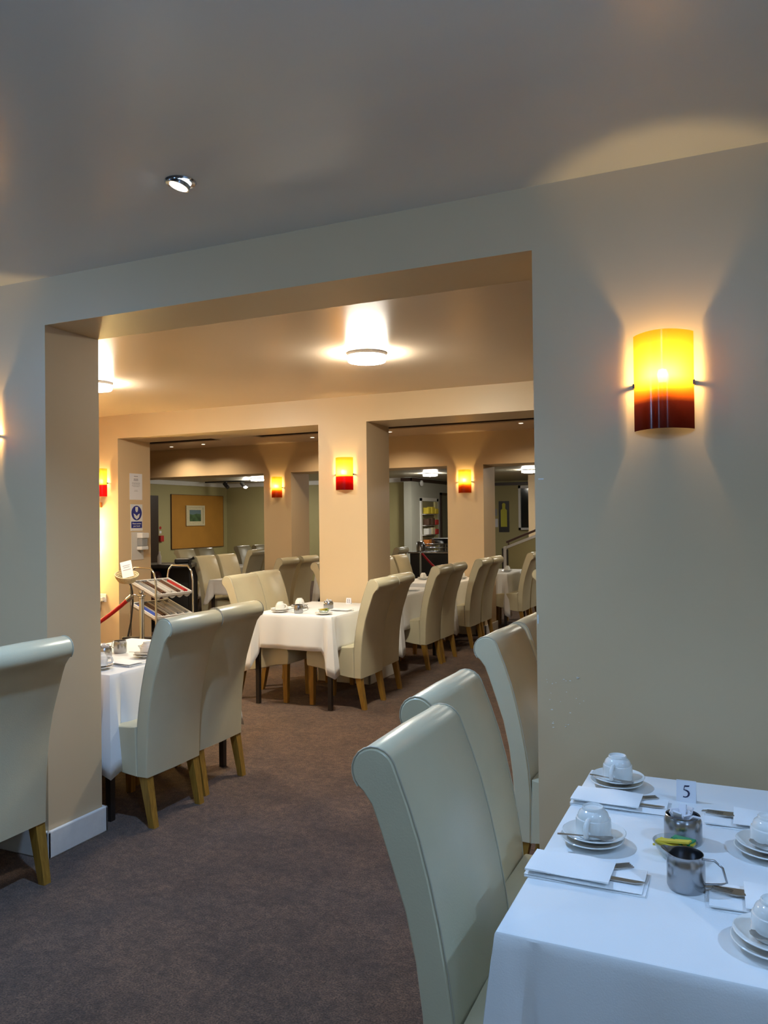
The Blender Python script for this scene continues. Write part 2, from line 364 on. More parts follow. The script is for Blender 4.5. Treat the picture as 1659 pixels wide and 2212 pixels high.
# ------------------------------------------------------------------ ceiling lights
def lamp(name, kind, loc, energy, col, size=.1, spot=None, rot=(0, 0, 0)):
    l = bpy.data.lights.new(name, kind); l.energy = energy; l.color = col
    if kind == 'SPOT': l.spot_size = R(spot); l.spot_blend = 1.0; l.shadow_soft_size = size
    elif kind == 'AREA': l.shape = 'DISK'; l.size = size
    else: l.shadow_soft_size = size
    o = bpy.data.objects.new(name, l); COL.objects.link(o); o.location = loc; o.rotation_euler = rot
    return o
for i, (x, y, k) in enumerate(SPOTS):
    t = empty('recessed_spotlight', (x, y, CE1), 0, label='round recessed ceiling spotlight with bright blue-white beam, tilted out of its ring' if i == 0 else 'recessed ceiling spotlight behind the camera side of the near room', category='spotlight', group='near room spotlights')
    MB().lathe([(.036, -.004), (.048, -.006), (.052, -.001), (.036, -.001)], 28, closed=True).build('ring', 'chrome', t, smooth=40)
    l = MB().lathe([(0, 0), (.030, 0), (.031, .004), (0, .006)], 24).build('lens', 'lens', t, (-.008, 0, -.012), smooth=40); l.rotation_euler = (R(-10), R(14), 0)
    MB().lathe([(.031, -.003), (.036, -.003), (.037, .010), (.031, .010)], 24, closed=True).build('tilting_bezel', 'chrome', t, (-.008, 0, -.012), smooth=40).rotation_euler = (R(-10), R(14), 0)
    o = lamp('spot_beam', 'SPOT', (x, y, CE1 - .03), SPOT_W * k, COOL, .03, 128); o.parent = t; o.location = (0, 0, -.035)
def flush(loc, r, label, m='diff', group='flush ceiling lights'):
    t = empty('flush_ceiling_light', loc, 0, label=label, category='ceiling light', group=group)
    MB().lathe([(0, -.001), (r, -.001), (r, -.022), (r * .96, -.026), (0, -.026)], 40).build('mounting_ring', 'plastic', t, smooth=40)
    MB().lathe([(0, -.026), (r * .965, -.026), (r * .965, -.046), (r * .93, -.060), (r * .6, -.068), (0, -.070)], 40).build('diffuser', m, t, smooth=50)
    return t
flush((-2.365, 4.93, CE2), .138, 'round white flush ceiling light in middle of the archway view')
flush((-4.86, 4.93, CE2), .138, 'round white flush ceiling light half hidden behind left pier edge')
for x, y, k, wh in NEAR_FLUSH:
    t = flush((x, y, CE1), .14, 'cool white flush ceiling light of near room, ' + wh, 'diff_near', 'near room flush lights')
    o = lamp('flush_glow', 'POINT', (0, 0, 0), NEAR_W * k, COOL, .10); o.parent = t; o.location = (0, 0, -.20)
flush((-6.08, 15.75, CE4), .16, 'distant round flush light above the pantry doorway', 'diff_far')
flush((-3.93, 15.75, CE4), .16, 'distant round flush light at right over the staircase', 'diff_far')
flush((-1.2, 12.4, CE4), .16, 'unseen flush light added right of the archway to brighten the stair half wall', 'diff_far')  # unseen extra lamp, added so the stair half wall is not dark
flush((-10.1, 15.2, CE4), .16, 'distant round flush light left of the far left pillar lamp', 'diff_far')
for i, (x, y, lb) in enumerate([(-7.85, 9.50, 'tiny recessed downlight, first from the left in third room ceiling'), (-7.2, 9.42, 'tiny recessed downlight, second from the left in third room ceiling'), (-5.35, 9.4, 'tiny recessed downlight just left of central pillar'), (-4.15, 9.32, 'tiny recessed downlight at inner edge of central pillar'), (-2.4, 9.25, 'tiny recessed downlight at far right of third room ceiling')]):
    t = empty('recessed_downlight', (x, y, CE3), 0, label=lb, category='downlight', group='tiny downlights in third room')
    MB().lathe([(.026, -.001), (.036, -.001), (.034, -.006), (.026, -.004)], 20, closed=True).build('ring', 'white', t, smooth=40)
    MB().lathe([(0, -.002), (.026, -.002), (.026, -.004), (0, -.004)], 20).build('lens', 'lens_warm', t)
    o = lamp('downlight_beam', 'SPOT', (0, 0, 0), 55, (1.0, .80, .55), .03, 150); o.parent = t; o.location = (0, 0, -.02)

# ------------------------------------------------------------------ dining chair
W2 = .212
def backrest():
    back = [(0, .25), (-.002, .33), (-.006, .43), (-.013, .52), (-.026, .62), (-.048, .72), (-.078, .81), (-.106, .890), (-.122, .930)]
    cx, cz, rr_ = -.114, .999, .052
    arc = [(cx + rr_ * math.cos(a), cz + rr_ * math.sin(a)) for a in [R(x) for x in (238, 222, 205, 188, 170, 152, 134, 116, 98, 80, 62, 45, 28)]]
    front = [(-.054, .988), (-.036, .942), (-.012, .872), (.010, .79), (.030, .70), (.046, .61), (.057, .53), (.063, .45), (.063, .35), (.060, .25)]
    return back + arc + front
def loft(poly, w, ins):
    n = len(poly); c = []
    area = sum(poly[i][0] * poly[(i + 1) % n][1] - poly[(i + 1) % n][0] * poly[i][1] for i in range(n))
    sg = 1 if area > 0 else -1
    nr = []
    for i in range(n):
        dx = poly[(i + 1) % n][0] - poly[i - 1][0]; dz = poly[(i + 1) % n][1] - poly[i - 1][1]; l = math.hypot(dx, dz) or 1
        nr.append((-dz / l * sg, dx / l * sg))
    vs = []; fs = []
    sts = [(-w, ins), (-w + .003, ins * .45), (-w + .009, 0), (0, -.003), (w - .009, 0), (w - .003, ins * .45), (w, ins)]
    for y, k in sts: vs += [(p[0] + q[0] * k, y, p[1] + q[1] * k) for p, q in zip(poly, nr)]
    for j in range(len(sts) - 1):
        for i in range(n): fs.append((j * n + i, j * n + (i + 1) % n, (j + 1) * n + (i + 1) % n, (j + 1) * n + i))
    fs += [tuple(range(n))[::-1], tuple((len(sts) - 1) * n + i for i in range(n))]
    return vs, fs
def make_chair():
    t = empty('dining_chair', (0, 0, 0), 0, label='x', category='chair', group='cream scroll-back dining chairs')
    bp = backrest()
    mb = MB(); mb.add(*loft(bp, W2, .006)); mb.build('backrest', 'leather', t, smooth=35)
    seat = [(.060, .252), (.14, .256), (.22, .270), (.30, .292), (.38, .312), (.46, .322), (.492, .326), (.500, .345), (.503, .425), (.497, .447), (.478, .462), (.40, .478), (.25, .492), (.10, .500), (.066, .498)]
    mb = MB(); mb.add(*loft(seat, W2 + .002, .007)); mb.build('seat', 'leather', t, smooth=35)
    for s in (-1, 1):
        pts = [(x, s * (W2 - .004), z) for x, z in bp[10:]]
        MB().tube([(x, y, z) for x, y, z in pts], .0021, 5).build('piping', 'piping', t, smooth=60)
    for s in (-1, 1):
        y = s * (W2 - .030)
        MB().taper((-.018, y, .0175), (.030, y, .024), 0, .254).build('leg', 'oak', t)
        MB().taper((.462, y, .0175), (.462, y, .024), 0, .326).build('leg', 'oak', t)
    return t
CH = make_chair()
def chair(x, yc, face, label, tilt=0):
    # x is the back face at the seat's foot; face +1 looks to +x, -1 to -x
    place(CH, (x, yc, 0), (0 if face > 0 else PI) + R(tilt), label)
chair(-.598, 1.705, 1, 'nearest cream scroll-back dining chair in the foreground, left of table 5')
chair(-.688, 2.170, 1, 'cream scroll-back dining chair right behind the nearest one, left of table 5')
chair(-.83, 3.262, 1, 'cream chair seen edge-on just past the right edge of the archway', -1)
chair(-.83, 3.752, 1, 'cream chair mostly hidden behind right archway edge, farther of that pair')
chair(-2.735, 2.265, -1, 'cream chair in near room cut off by the left edge, before the pier')
chair(-2.72, 3.292, -1, 'cream chair seen from behind in archway, nearest of left table pair', 0)
chair(-2.775, 3.772, -1, 'cream chair seen from behind in archway, farther of left table pair', 1)
chair(-4.02, 3.30, 1, 'cream chair hidden by left pier, far side of left table, nearest')
chair(-4.02, 3.79, 1, 'cream chair hidden by left pier, far side of left table, farther')
chair(-2.80, 5.872, -1, 'cream chair seen from behind at right of pillar table, nearer to camera')
chair(-2.85, 6.335, -1, 'cream chair seen from behind at right of pillar table, against the pillar')
chair(-3.965, 5.855, 1, 'cream chair facing right at left of pillar table, nearer to camera')
chair(-4.03, 6.335, 1, 'cream chair facing right at left of pillar table, nearer to the pillar')
chair(-2.93, 7.615, -1, 'cream chair from behind just past central pillar, nearer of its pair')
chair(-2.93, 8.06, -1, 'cream chair from behind just past central pillar, farther of its pair')
chair(-4.27, 7.93, 1, 'cream chair peeking out at left edge of central pillar')
chair(-4.07, 9.15, 1, 'cream chair facing right beside central pillar, nearer of the sunlit pair')
chair(-4.07, 9.62, 1, 'cream chair facing right beside central pillar, farther of the sunlit pair')
chair(-2.93, 9.03, -1, 'cream chair from behind before distant right pillar, nearer of its pair')
chair(-2.93, 9.50, -1, 'cream chair from behind before distant right pillar, farther with yellow-lit top')
chair(-2.74, 10.72, -1, 'dark-lit cream chair from behind beyond distant right pillar, nearer')
chair(-2.74, 11.2, -1, 'dark-lit cream chair from behind beyond distant right pillar, farther')
chair(-1.62, 7.42, 1, 'cream chair whose rolled top just shows at the right archway edge')
chair(-6.68, 8.88, 1, 'cream chair facing right in left bay, beside the cutlery trolley')
chair(-6.68, 9.37, 1, 'cream chair facing right in left bay, second from the cutlery trolley')
chair(-5.42, 8.66, -1, 'cream chair from behind in left bay, left one of the pillar pair')
chair(-5.42, 9.18, -1, 'tall dark-backed cream chair in left bay, right one of the pillar pair')
chair(-8.62, 10.88, 1, 'distant greenish chair under orange board, first from the left')
chair(-8.62, 11.42, 1, 'distant greenish chair under orange board, second from the left')
chair(-8.55, 12.5, 1, 'distant greenish chair right of orange board, third from the left')
chair(-8.55, 13.1, 1, 'distant greenish chair right of orange board, fourth from the left')
chair(-7.42, 10.95, -1, 'distant shadowed chair from behind, left of far left pillar')
chair(-7.42, 11.43, -1, 'distant shadowed chair from behind, touching far left pillar edge')
chair(-5.36, 12.2, -1, 'distant shadowed chair with only its rolled top at central pillar edge')

# ------------------------------------------------------------------ tables and cloths
def table(x0, x1, y0, y1, label):
    t = empty('dining_table', ((x0 + x1) / 2, (y0 + y1) / 2, 0), 0, label=label, category='table', group='dark-legged dining tables')
    hx = (x1 - x0) / 2 - .004; hy = (y1 - y0) / 2 - .004
    MB().box(-hx, hx, -hy, hy, .722, .745).build('tabletop', 'legblack', t)
    MB().box(-hx + .03, hx - .03, -hy + .03, hy - .03, .66, .722).build('apron', 'legblack', t)
    for sx in (-1, 1):
        for sy in (-1, 1): MB().taper((sx * (hx - .022), sy * (hy - .022), .016), (sx * (hx - .022), sy * (hy - .022), .018), 0, .722).build('leg', 'legblack', t)
def cloth(x0, x1, y0, y1, drop, label, seed=1, flap=1.75, tight=False):
    rr = random.Random(seed); hx = (x1 - x0) / 2 + .004; hy = (y1 - y0) / 2 + .004
    cx, cy = (x0 + x1) / 2, (y0 + y1) / 2
    # perimeter samples, each with distance to nearest corner
    per = []; cs = [(-hx, -hy), (hx, -hy), (hx, hy), (-hx, hy)]
    ph = [rr.random() * 6 for _ in range(8)]
    for i in range(4):
        a, b = cs[i], cs[(i + 1) % 4]; L = math.hypot(b[0] - a[0], b[1] - a[1]); nrm = ((b[1] - a[1]) / L, -(b[0] - a[0]) / L)
        S = [0, .012, .025, .038, .052, .068, .085, .11, .15, .21] ; S = S + [.21 + (L - .42) * k / 12 for k in range(1, 12)] + [L - s for s in S[::-1]][:-1]
        for s in S:
            d = min(s, L - s); f = s / L
            x = a[0] + (b[0] - a[0]) * f; y = a[1] + (b[1] - a[1]) * f
            if s == 0:
                pn = cs[i - 1]; pnr = ((cs[i][1] - pn[1]), -(cs[i][0] - pn[0])); l2 = math.hypot(*pnr)
                n2 = (nrm[0] + pnr[0] / l2, nrm[1] + pnr[1] / l2)
            else: n2 = nrm
            per.append((x, y, n2, d, s, i, L))
    rows = [0, .004, .012, .05, .12, .25, .45, .65, .85, 1.0]
    zt = .752; vs = []; fs = []; N = len(per)
    for q, u in enumerate(rows):
        for (x, y, n, d, s, i, L) in per:
            k = max(0, 1 - d / .19)
            Ld = drop * (1 + (flap - 1) * max(0, 1 - d / .085))
            if u < .02:   # rolled edge
                ang = (0, .6, 1.3)[q] if q < 3 else 1.57
                off = .006 * math.sin(ang); zz = zt - .006 * (1 - math.cos(ang))
            else:
                zz = zt - .006 - (Ld - .006) * u
                wv = .010 * math.sin(s * 13 + ph[i]) * u + .006 * math.sin(s * 29 + ph[i + 4]) * u
                fold = .050 * max(0, 1 - d / .052) - .024 * math.exp(-((d - .068) / .018) ** 2)
                off = .006 + .024 * u ** .7 + (wv * min(1, d / .2)) + fold * u ** .8
                off = max(off, .006)
                if d == 0: off = .006 + .058 * u
                if y > hy - .03 and tight: off = min(off, .008)
            sl = (s - L / 2) / (L / 2)
            tx, ty = ((cs[(i + 1) % 4][0] - cs[i][0]) / L, (cs[(i + 1) % 4][1] - cs[i][1]) / L)
            vs.append((x + n[0] * off, y + n[1] * off, zz))
    for q in range(len(rows) - 1):
        for k in range(N):
            a = q * N + k; b = q * N + (k + 1) % N; fs.append((a, b, b + N, a + N))
    # top sheet as a grid fan
    vs.append((0, 0, zt)); c = len(vs) - 1
    for k in range(N): fs.append((k, c, (k + 1) % N))
    mb = MB(); mb.add(vs, fs)
    o = mb.build('tablecloth', 'cloth', None, (cx, cy, 0), smooth=28, label=label, category='tablecloth', group='white tablecloths')
    sm = o.modifiers.new('solid', 'SOLIDIFY'); sm.thickness = .0012; sm.offset = 1
    return o
TZ = .7535
TB = [(-.425, .165, 1.445, 2.46, .30, 'table under a white cloth carrying the number 5 card', 'white cloth with blue sheen on table 5 in the foreground'),
      (-3.72, -2.945, 3.07, 4.08, .29, 'table left of archway behind the first pair of chairs', 'white cloth on the left table just behind the pier edge'),
      (-3.735, -3.0, 5.54, 6.535, .275, 'dark-legged table standing against the central pillar', 'white cloth with hanging corners on table against central pillar'),
      (-3.92, -3.13, 7.19, 8.27, .34, 'table just beyond the central pillar', 'white cloth on table half hidden beyond central pillar'),
      (-3.86, -3.13, 8.80, 9.85, .34, 'table against the distant right pillar', 'warm-lit cloth on table against distant right pillar'),
      (-6.42, -5.66, 8.52, 9.60, .19, 'table in the left bay beside the cutlery trolley', 'short white cloth on table in left bay'),
      (-5.93, -5.2, 10.5, 11.5, .34, 'table beyond the far left pillar', 'cloth corner glimpsed between far pillars left of central pillar'),
      (-3.70, -2.97, 10.55, 11.6, .34, 'table beyond distant right pillar', 'cloth on table beyond distant right pillar'),
      (-8.20, -7.62, 10.7, 11.7, .30, 'distant table between the chairs under the orange board', 'cloth on distant table under the orange board'),
      (-1.40, -.75, 7.15, 8.2, .30, 'table hidden right of the archway in third room', 'cloth on hidden table right of archway'),
      (-.57, .02, 3.05, 4.1, .30, 'table hidden behind the right wall', 'cloth on table hidden behind the right wall'),
      (-3.70, -2.99, 1.35, 2.42, .28, 'table outside left edge of near room', 'cloth on table outside left edge of near room')]
for i, (a, b, c, d, dr, l1, l2) in enumerate(TB):
    table(a, b, c, d, l1); cloth(a, b, c, d, dr, l2, i + 1, tight=i in (2, 4))

# ------------------------------------------------------------------ tableware prototypes
def mk_saucer():
    p = [(0, .003), (.030, .003), (.036, .004), (.052, .008), (.066, .013), (.073, .016), (.074, .0175), (.072, .019), (.062, .0155), (.050, .011), (.034, .0075), (.0, .006)]
    return MB().lathe([(0, 0), (.034, 0), (.036, .003)] + p[3:], 40).build('saucer', 'china', smooth=50, label='x', category='saucer', group='stacked white saucers')
def mk_cup():
    # turned upside down: rim at the bottom
    t = empty('teacup', (0, 0, 0), 0, label='x', category='cup', group='upturned white teacups')
    prof = [(.0385, .004), (.0395, .0), (.0415, .0), (.0415, .003), (.0415, .020), (.0408, .034), (.0398, .0375), (.0372, .0390), (.0360, .0450), (.033, .0515), (.028, .056), (.0255, .058), (.0250, .063), (.0235, .065), (.022, .063), (.021, .060), (0, .0595)]
    MB().lathe(prof, 40).build('cup_body', 'china', t, smooth=40)
    MB().tube([(0, -.040, .012), (0, -.052, .010), (0, -.062, .014), (0, -.065, .024), (0, -.062, .036), (0, -.052, .043), (0, -.039, .044)], [.0055, .006, .0065, .0065, .0065, .006, .0055], 8).build('handle', 'china', t, smooth=60)
    return t
def mk_spoon():
    mb = MB(); n = 14; vs = []; fs = []
    ol = [(-.062, .0035), (-.055, .0045), (-.03, .003), (0, .0022), (.022, .0024), (.030, .006), (.038, .0105), (.048, .012), (.058, .009), (.0635, .003)]
    for x, wd in ol:
        b = .004 * max(0, (x - .02) / .03) if x < .05 else .004
        z = .0045 if x < .02 else .0045 - .003 * math.sin(min(1, (x - .02) / .0435) * PI)
        vs += [(x, -wd, z + .001), (x, 0, z - (.0012 if x > .02 else 0)), (x, wd, z + .001), (x, wd, z + .0024), (x, 0, z + (.0004 if x > .025 else .0028)), (x, -wd, z + .0024)]
    for i in range(len(ol) - 1):
        for k in range(6): fs.append((i * 6 + k, i * 6 + (k + 1) % 6, (i + 1) * 6 + (k + 1) % 6, (i + 1) * 6 + k))
    fs += [tuple(range(6)), tuple((len(ol) - 1) * 6 + k for k in range(6))]
    return MB().add(vs, fs).build('teaspoon', 'dsteel', smooth=50, label='x', category='spoon', group='teaspoons on saucers')
def mk_knife():
    poly = [(0, -.005), (.09, -.006), (.10, -.009), (.19, -.007), (.205, .001), (.208, .006), (.10, .008), (.09, .006), (0, .005)]
    return MB().slab(poly, 0, .003).build('table_knife', 'dsteel', label='x', category='knife', group='table knives in napkins')
def mk_fork():
    mb = MB().slab([(0, -.005), (.05, -.004), (.11, -.0025), (.135, -.005), (.145, -.0105), (.156, -.012), (.156, .012), (.145, .0105), (.135, .005), (.11, .0025), (.05, .004), (0, .005)], 0, .003)
    for k in range(4):
        y = -.0102 + k * .0068; mb.slab([(.155, y - .0017), (.194, y - .0010), (.196, y), (.194, y + .0010), (.155, y + .0017)], 0, .0028)
    return mb.build('table_fork', 'dsteel', label='x', category='fork', group='table forks in napkins')
def mk_napkin():
    # pocket-folded napkin 0.25 x 0.115, mouth towards +x
    t = empty('napkin', (0, 0, 0), 0, label='x', category='napkin', group='pocket-folded white napkins')
    def sheet(x0, x1, y0, y1, z0, th, wob):
        mb = MB(); nx = 12; ny = 4; top = []; bot = []
        for j in range(ny + 1):
            for i in range(nx + 1):
                u = i / nx; v = j / ny; x = x0 + (x1 - x0) * u; y = y0 + (y1 - y0) * v + wob * math.sin(u * 3)
                e = min(min(u, 1 - u) * 8, min(v, 1 - v) * 4, 1) ** .5
                top.append((x, y, z0 + th * (.35 + .65 * e) + .0016 * math.sin(u * 7 + v * 3 + wob * 900))); bot.append((x, y, z0))
        W = nx + 1; fs = []
        for j in range(ny):
            for i in range(nx): a = j * W + i; fs.append((a, a + 1, a + W + 1, a + W)); b = a + len(top); fs.append((b, b + W, b + W + 1, b + 1))
        T = len(top)
        rim = [i for i in range(W)] + [W - 1 + W * j for j in range(1, ny + 1)] + [ny * W + i for i in range(W - 2, -1, -1)] + [W * j for j in range(ny - 1, 0, -1)]
        for k in range(len(rim)): a, b = rim[k], rim[(k + 1) % len(rim)]; fs.append((a, a + T, b + T, b))
        return mb.add(top + bot, fs)
    sheet(-.125, .125, -.058, .058, 0, .005, .001).build('under_fold', 'linen', t, smooth=40)
    sheet(-.126, .118, -.056, .057, .0052, .005, -.002).build('middle_fold', 'linen', t, smooth=40)
    sheet(-.124, .052, -.057, .058, .0145, .006, .001).build('pocket', 'linen', t, smooth=40)
    return t
SAU, CUP, SPO, KNI, FOR, NAP = mk_saucer(), mk_cup(), mk_spoon(), mk_knife(), mk_fork(), mk_napkin()
def setting(x, y, where, cup_rz=0, spoon=True, spoon_rz=.2, handle=True, z=TZ):
    place(SAU, (x - .004, y - .004, z), 0, 'lower white saucer of the stack ' + where)
    place(SAU, (x, y, z + .0125), .3, 'upper white saucer of the stack ' + where)
    place(CUP, (x - .002, y + .004, z + .0125 + .0095), cup_rz, 'upturned white teacup ' + where)
    if spoon: place(SPO, (x - .012 * math.cos(spoon_rz) , y - .056, z + .0125 + .0185), spoon_rz, 'steel teaspoon lying on the saucer ' + where)
def roll_up(x, y, rz, where, kn, fk, z=TZ, cut=True):
    place(NAP, (x, y, z), rz, 'white pocket-folded napkin ' + where)
    if cut:
        c, s = math.cos(rz), math.sin(rz)
        for proto, (lx, ly, lr), nm in ((KNI, kn, 'steel knife in the napkin '), (FOR, fk, 'steel fork in the napkin ')):
            place(proto, (x + c * lx - s * ly, y + s * lx + c * ly, z + .0107 + (.0033 if proto is FOR and lr < 0 else 0)), rz + R(lr), nm + where)
# table 5
setting(-.337, 2.347, 'at back left of table 5', R(-8), True, R(-12))
setting(-.332, 1.912, 'at front left of table 5', R(-6), True, R(12))
setting(.048, 2.005, 'at back right of table 5', R(150), True, R(150))
setting(.046, 1.572, 'at front right of table 5', R(150), True, R(150))
roll_up(-.31, 2.20, R(0), 'at back left of table 5, below the saucers', (-.095, -.018, 0), (-.078, -.046, 32))
roll_up(-.316, 1.735, R(0), 'at front left of table 5, below the saucers', (-.088, -.020, 0), (-.078, -.048, 34))
roll_up(.020, 2.185, R(180), 'at back right of table 5, by the number card', (-.080, -.024, 2), (-.078, .026, -9))
roll_up(.045, 1.74, R(182), 'at front right of table 5, by the milk jug', (-.080, -.018, 0), (-.078, .034, -13))
def mk_pot(r=.043, h=.064):
    p = [(0, 0), (r * .93, 0), (r, .006), (r, h * .55), (r * 1.0, h * .80), (r * .93, h * .90), (r * .88, h * .96), (r * .92, h), (r * .88, h + .001), (r * .84, h * .96), (r * .90, h * .88), (r * .96, h * .78), (r * .96, .008), (0, .004)]
    return MB().lathe(p, 36).build('sugar_pot', 'steel', smooth=50, label='x', category='pot', group='steel sugar pots')
def mk_jug(r=.038, h=.074):
    t = empty('milk_jug', (0, 0, 0), 0, label='x', category='jug', group='steel milk jugs')
    mb = MB(); n = 40; prof = [(0, 0), (r * .9, 0), (r, .008), (r * 1.0, h * .70), (r * .97, h * .82), (r * .90, h * .92), (r * .93, h), (r * .90, h), (r * .87, h * .92), (r * .94, h * .80), (r * .96, .010), (0, .006)]
    vs = []
    for i, (q, z) in enumerate(prof):
        for k in range(n):
            a = 2 * PI * k / n; lip = max(0, math.cos(a)) ** 14 * (.016 if 6 <= i <= 7 else .008 if i in (5, 8) else 0)
            vs.append(((q + lip) * math.cos(a), (q + lip) * math.sin(a), z + (lip * .25 if i in (6, 7) else 0)))
    fs = [(i * n + k, i * n + (k + 1) % n, (i + 1) * n + (k + 1) % n, (i + 1) * n + k) for i in range(len(prof) - 1) for k in range(n)]
    mb.add(vs, fs).build('jug_body', 'steel', t, smooth=45)
    MB().tube([(-r * .93, 0, h * .92), (-r - .018, 0, h * .95), (-r - .034, 0, h * .80), (-r - .042, 0, h * .42), (-r - .030, 0, h * .34), (-r * .97, 0, h * .24)], .0024, 8).build('handle', 'steel', t, smooth=60)
    return t
def mk_dish(r=.048):
    return MB().lathe([(0, 0), (r * .55, 0), (r * .62, .004), (r * .85, .020), (r, .034), (r * 1.02, .036), (r * .97, .036), (r * .82, .022), (r * .58, .007), (0, .005)], 36).build('glass_dish', 'glass', smooth=50, label='x', category='dish', group='small dishes of tea sachets')
POT, JUG, DISH = mk_pot(), mk_jug(), mk_dish()
def mk_sachet(nm, m, a, b, c, cat, grp):
    mb = MB().slab([(-a, -b), (a, -b), (a, b), (-a, b)], -c, c)
    mb.v = [(x, y, z) for x, y, z in mb.v]
    return mb.build(nm, m, label='x', category=cat, group=grp)
SUG = mk_sachet('sugar_sachet', 'paper', .026, .010, .0022, 'sachet', 'white sugar sachets in the pots')
TEY = mk_sachet('tea_sachet', 'yellow', .038, .011, .0020, 'sachet', 'yellow and green sachets in the dishes')
TEG = mk_sachet('tea_sachet', 'green', .027, .014, .0018, 'sachet', 'green sachets in the dishes')
def tilt(o, rx, ry, rz): o.rotation_euler = (rx, ry, rz); return o
def pot(x, y, where, n=8, z=TZ):
    place(POT, (x, y, z), 0, 'brushed steel sugar pot ' + where)
    for k in range(n):
        a = 2 * PI * k / n + .3; rr2 = .020 if k % 2 else .010
        o = place(SUG, (x + rr2 * math.cos(a), y + rr2 * math.sin(a), z + .046 + .006 * (k % 3)), 0, 'white sugar sachet in the steel pot ' + where)
        tilt(o, R(random.uniform(-25, 25)), R(-62 + random.uniform(-22, 25)), a + random.uniform(-.5, .5)); o['group'] = 'sugar sachets in the pot ' + where
def dish(x, y, where, z=TZ):
    place(DISH, (x, y, z), 0, 'small clear glass dish of sachets ' + where)
    for k, (dx, dy, dz, rx, ry, rz) in enumerate([(-.012, .0, .026, 0, 12, 150), (.0, -.008, .030, 8, 4, -20), (.004, .006, .033, -6, -4, -10), (-.004, -.002, .037, 4, 10, 165)]):
        o = place(TEY, (x + dx, y + dy, z + dz), 0, 'thin yellow sachet in glass dish ' + where); tilt(o, R(rx), R(ry), R(rz)); o['group'] = 'yellow sachets in the dish ' + where
    for k, (dx, dy, dz, rx, ry, rz) in enumerate([(.014, .012, .036, 10, -6, -30), (.018, .002, .032, -12, 8, -50)]):
        o = place(TEG, (x + dx, y + dy, z + dz), 0, 'flat green sachet in glass dish ' + where); tilt(o, R(rx), R(ry), R(rz)); o['group'] = 'green sachets in the dish ' + where
pot(-.140, 2.005, 'in the middle of table 5')
dish(-.150, 1.905, 'between sugar pot and milk jug on table 5')
place(JUG, (-.118, 1.755, TZ), R(170), 'polished steel milk jug with wire handle on table 5')
# number card
def card(x, y, label, digits, s=.047, z=TZ, rz=0):
    t = empty('number_card', (x, y, z), rz, label=label, category='card')
    d = s * .45
    for sg in (1, -1):
        MB().add([(-s / 2, sg * -d / 2, 0), (s / 2, sg * -d / 2, 0), (s / 2, 0, s * 1.12), (-s / 2, 0, s * 1.12), (-s / 2, sg * -d / 2 + sg * .0008, 0), (s / 2, sg * -d / 2 + sg * .0008, 0), (s / 2, sg * .0008, s * 1.12), (-s / 2, sg * .0008, s * 1.12)],
                 [(0, 1, 2, 3), (7, 6, 5, 4), (0, 4, 5, 1), (3, 2, 6, 7), (1, 5, 6, 2), (0, 3, 7, 4)]).build('card_face', 'paper', t)
    sl = math.atan2(d / 2, s * 1.12)
    def ribbon(pts):
        # pts: (x, z, halfwidth) in unit digit space, width .6 height 1
        mb = MB(); N = len(pts); vs = []
        for i, (a, b, hw) in enumerate(pts):
            p0 = pts[max(0, i - 1)]; p1 = pts[min(N - 1, i + 1)]; dx = p1[0] - p0[0]; dz = p1[1] - p0[1]; l = math.hypot(dx, dz) or 1
            hw *= 1.3; nx, nz = -dz / l * hw, dx / l * hw
            for q, (u, v) in enumerate(((a + nx, b + nz), (a - nx, b - nz))):
                U = u * s * .62; V = (v - .5) * s * .62 + s * .56
                base = -d / 2 + V / (s * 1.12) * d / 2
                vs.append((U, base - .0006, V))
        for i in range(N - 1): mb.f.append((2 * i, 2 * i + 1, 2 * i + 3, 2 * i + 2))
        mb.v = vs; return mb
    for k, ch in enumerate(digits):
        ox = (k - (len(digits) - 1) / 2) * .55
        if ch == '5':
            parts = [[(-.14, .93, .05), (.0, .93, .05), (.20, .95, .05), (.26, 1.0, .02)], [(-.13, .95, .025), (-.17, .78, .022), (-.21, .60, .02)],
                     [(-.21, .60, .02), (-.08, .60, .035), (.06, .56, .05), (.17, .48, .06), (.22, .36, .065), (.20, .22, .06), (.10, .09, .045), (-.05, .03, .035), (-.18, .03, .035), (-.25, .06, .05)]]
        else:
            parts = [[(-.12, .82, .03), (.0, .93, .04)], [(.02, 1.0, .05), (.02, .03, .05)], [(-.14, .02, .025), (.18, .02, .025)]]
        b = MB()
        for pr in parts:
            r_ = ribbon([(a + ox, c, h) for a, c, h in pr]); b.add(r_.v, r_.f)
        b.build('numeral', 'ink', t)
    return t
card(-.150, 2.292, 'white tent card with black numeral 5 standing on nearest table', '5', .050)
card(-3.30, 6.44, 'tiny white tent card on the table against central pillar', '11', .05)
# left table
setting(-3.095, 3.99, 'at far right end of left archway table', R(30))
setting(-3.115, 3.545, 'with handle left, on left archway table beside the chairs', R(200))
setting(-3.62, 3.62, 'at far side of left archway table', R(60))
setting(-3.10, 3.16, 'at near corner of left archway table by the pier', R(120))
pot(-3.33, 3.43, 'on left archway table', 6)
place(JUG, (-3.37, 3.60, TZ), R(-10), 'polished steel milk jug on left archway table')
dish(-3.26, 3.70, 'on left archway table')
roll_up(-3.10, 3.32, R(175), 'on left archway table near its edge', (-.08, 0, 0), (-.08, .01, 5), cut=False)
